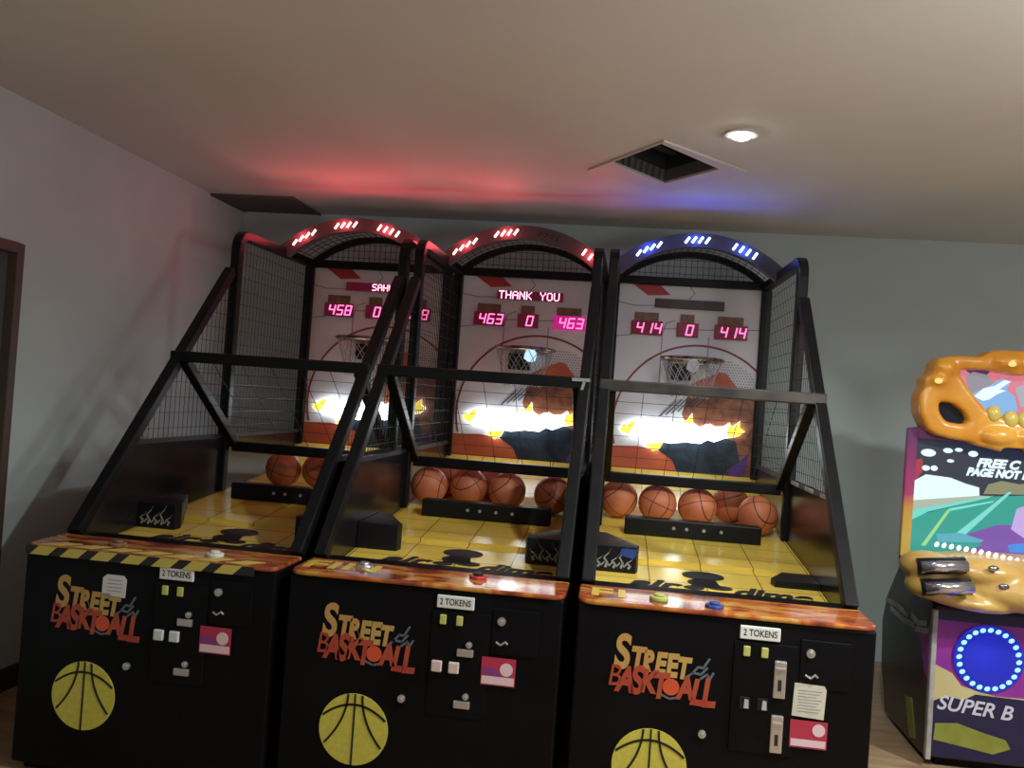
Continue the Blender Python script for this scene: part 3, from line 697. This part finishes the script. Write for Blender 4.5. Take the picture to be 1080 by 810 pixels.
F('screen_image', [(2.262,.157),(2.40,.215),(2.523,.223),(2.842,.20),(2.842,.05),(2.20,.05),(2.338,.114)], S('violet', (.20,.07,.42), .9), 5)
F('screen_image', [(2.13,.149),(2.24,.163),(2.344,.137),(2.33,.125),(2.14,.111)], S('sky', (.10,.50,.62), .8), 6)
F('screen_image', [(2.46,.20),(2.48,.296),(2.518,.315),(2.60,.30),(2.62,.19),(2.54,.15)], S('rider', (.62,.42,.85), .9), 6)
F('screen_image', [(2.45,.125),(2.52,.14),(2.60,.13),(2.60,.09),(2.46,.095)], S('blue', (.03,.25,.75), 1.), 6)
F('screen_image', [(2.54,.30),(2.57,.33),(2.60,.31),(2.58,.28)], S('skin', (.6,.35,.25), .9), 7)
F('screen_image', [(2.018,.40),(2.03,.40),(2.055,.44),(2.05,.50),(2.018,.49)], S('redleft', (.45,.02,.06), .8), 2)
for x, z, rx, rz in ((2.075,.528,.034,.018),(2.162,.545,.022,.012),(2.21,.552,.018,.009),(2.275,.538,.022,.014),(2.068,.455,.018,.013),(2.105,.457,.016,.013),(2.176,.497,.016,.008)): Q(MB().disc((x,z), rx, 1.438, .0015, 14, rz), 'screen_image', scw, sc)
Q(MB().text('FREE C', .055, front(2.385,.497,1.438), .0005, .3, .003, 1.1), 'screen_lettering', scw, sc)
Q(MB().text('PAGE NOT FA', .050, front(2.40,.452,1.438), .0005, .3, .003, .95), 'screen_lettering', scw, sc)
b = None
for k in range(28):
    t = k/27; x = 2.07+.72*t; z = .112-.075*max(0,1-abs(2*t-1))*0-.0; z = .112-.30*(x-2.07)**2*(1 if x < 2.43 else 0) if x < 2.43 else .112-.30*(2.79-x)**2
    Q(MB().ell((x,1.24-.12*math.sin(PI*t),z+.012),(.009,.006,.012),(0,.5,0),8,6), 'led_lamp', 'pinkled', da if False else None, smooth=True)
# monster marquee
OUT = [(2.071,.626),(2.036,.646),(2.002,.71),(1.995,.759),(1.997,.799),(2.02,.837),(2.014,.872),(2.05,.897),(2.056,.951),(2.071,.969),(2.146,.983),(2.255,.981),(2.299,1.015),(2.34,1.022)]
BOT = [(2.433,.557),(2.387,.566),(2.341,.589),(2.288,.634),(2.244,.604),(2.15,.612)]
mir = lambda p: (4.86-p[0], p[1])
outline = OUT+[mir(p) for p in OUT[::-1]]+[mir(p) for p in BOT[::-1]][:-1]+BOT[1:]
outline = OUT+[mir(p) for p in OUT[::-1]]+[mir(p) for p in BOT[::-1]]+BOT
WIN = [(2.179,.923),(2.204,.938),(2.312,.94),(2.43,.925),(2.548,.94),(2.656,.938),(2.681,.923),(2.679,.892),(2.638,.833),(2.562,.745),(2.498,.719),(2.43,.70),(2.362,.719),(2.298,.745),(2.222,.833),(2.181,.892)]
EYE = [(2.079,.774),(2.151,.77),(2.201,.734),(2.249,.653),(2.188,.671),(2.118,.683),(2.093,.721)]
EYE = [(2.060,.792),(2.152,.786),(2.212,.742),(2.247,.668),(2.19,.656),(2.11,.664),(2.073,.715)]
EYE2 = [mir(p) for p in EYE]
def shrink(p, d):
    cx = sum(q[0] for q in p)/len(p); cz = sum(q[1] for q in p)/len(p)
    return [(cx+(q[0]-cx)*(1+d), cz+(q[1]-cz)*(1+d)) for q in p]
b = MB().curve([shrink(outline,-.04), shrink(WIN,.12), EYE, EYE2], lambda u,v,w: (u,1.43-w,v), .06, .018)
for m_ in (lambda p: p, mir):
    for (x,z,rx,rz) in ((2.075,.872,.045,.032),(2.375,.975,.085,.038),(2.10,.93,.05,.04),(2.35,.63,.09,.045)):
        q = m_((x,z)); b.ell((q[0],1.37,q[1]),(rx,.05,rz))
mq = Q(b, 'marquee', 'orange', remesh=.010)
mp = Q(MB().curve([shrink(WIN,.15)], lambda u,v,w: (u,1.44-w,v), .006), 'marquee_picture', glow('marquee red', (.75,.20,.26), .9))
def G(poly, m, k): Q(MB().flat(poly, 1.434-.0015*k, .0015), 'marquee_print', m, mp)
G([(2.215,.93),(2.33,.935),(2.30,.90),(2.24,.915)], glow('marquee violet', (.12,.03,.16), .6), 0)
G([(2.235,.84),(2.22,.90),(2.25,.925),(2.31,.915),(2.345,.88),(2.30,.84),(2.26,.82)], glow('marquee grey', (.30,.27,.32), .9), 1)
G([(2.25,.82),(2.32,.86),(2.38,.90),(2.42,.89),(2.40,.85),(2.44,.82),(2.455,.76),(2.43,.715),(2.35,.735),(2.29,.765)], glow('marquee blue', (.22,.48,.85), .9), 2)
G([(2.26,.81),(2.30,.85),(2.35,.865),(2.39,.895),(2.42,.89),(2.37,.85),(2.40,.845),(2.36,.825),(2.33,.80),(2.30,.79),(2.28,.80)], glow('marquee pale', (.80,.92,1), 1.0), 3)
G([(2.44,.86),(2.52,.90),(2.56,.86),(2.54,.80),(2.47,.77)], glow('marquee grey 2', (.42,.42,.50), .9), 1)
for k, (x, z) in enumerate(((2.325,.735),(2.40,.715),(2.46,.715),(2.535,.735))):
    Q(MB().ell((x,1.365,z-.004),(.034,.03,.040)), 'tooth', 'tooth', smooth=True)
for e in (EYE, EYE2):
    Q(MB().curve([shrink(e,.12)], lambda u,v,w: (u,1.415-w,v), .012), 'eye', 'eye')
for x, z in ((2.063,.866),(2.378,.965),(4.86-2.063,.866),(4.86-2.378,.965)): Q(MB().ell((x,1.325,z),(.018,.014,.013)), 'bulb', glow('marquee bulb', (1,.75,.22), 1.0), smooth=True)

# ------------------------------------------------------------------ light
def light(kind, loc, energy, col, size=.05, rot=None, spot=None):
    d = bpy.data.lights.new('lamp', kind); d.energy = energy; d.color = col
    if kind == 'AREA': d.size = size
    else: d.shadow_soft_size = size
    if spot: d.spot_size, d.spot_blend = spot
    o = bpy.data.objects.new('lamp', d); C.objects.link(o); o.location = (loc[0],loc[1],loc[2]+H)
    if rot: o.rotation_euler = rot
    return o
white = (.94,1,.95)
light('SPOT', (1.035,.73,ZC-.02), 40, white, .045, (0,0,0), (math.radians(165), .6))
light('SPOT', (1.25,-.85,ZC-.02), 150, white, .05, (0,0,0), (math.radians(165), .6))
light('SPOT', (3.4,-.55,ZC-.02), 370, white, .07, (0,0,0), (math.radians(165), .6))
light('POINT', (2.1,-1.3,1.0), 42, (1,.98,.95), .25)  # added ambient fill that brightens the ceiling, no fixture stands here
light('SPOT', (-.9,-3.2,ZC-.02), 12, white, .05, (0,0,0), (math.radians(165), .6))  # added weak fill from the front left, out of view
red, blue = (1,.07,.09), (.04,.10,1)
aim = (math.radians(-106),0,0)
for px, gs, col, e in ((-1.0,(-.325,-.075,.185,.385),red,2.5),(0,(-.34,-.105,.385),red,2.5),(.98,(-.275,-.012,.25),blue,.5)):
    for gx in gs:
        light('POINT', (px+gx,1.965,arch_z(gx,1.60)+.005), .75, col, .012)
        light('SPOT', (px+gx,1.96,arch_z(gx,1.60)), e, col, .02, aim, (math.radians(100), 1.))
for px in (-.98,0,.98): light('POINT', (px,2.36,.50), 1.0, (.80,.92,1), .06)
for cx in (2.263,2.597): light('POINT', (cx,1.02,-.333), .5, (.03,.06,1), .06)

w = bpy.data.worlds.new('World'); bpy.context.scene.world = w; w.use_nodes = True
w.node_tree.nodes['Background'].inputs[0].default_value = (.95,1,.98,1)
w.node_tree.nodes['Background'].inputs[1].default_value = .22

# ------------------------------------------------------------------ camera
cam = bpy.data.cameras.new('camera'); co = bpy.data.objects.new('camera', cam); C.objects.link(co)
yaw, pitch, roll = -.1312, .0153, .0699
f = Vector((math.sin(yaw)*math.cos(pitch), math.cos(yaw)*math.cos(pitch), math.sin(pitch)))
r = Vector((math.cos(yaw), -math.sin(yaw), 0)); u = r.cross(f)
r2 = r*math.cos(roll)+u*math.sin(roll); u2 = -r*math.sin(roll)+u*math.cos(roll)
mtx = Matrix((r2,u2,-f)).transposed().to_4x4(); mtx.translation = (.6387,-2.9256,.6521+H)
co.matrix_world = mtx
cam.sensor_width = 36; cam.lens = 918.8/1080*36; cam.clip_start = .05
sc_ = bpy.context.scene; sc_.camera = co
sc_.view_settings.view_transform = 'Standard'; sc_.view_settings.look = 'None'; sc_.view_settings.gamma = 1
sc_.view_settings.use_curve_mapping = False; sc_.view_settings.exposure = 0
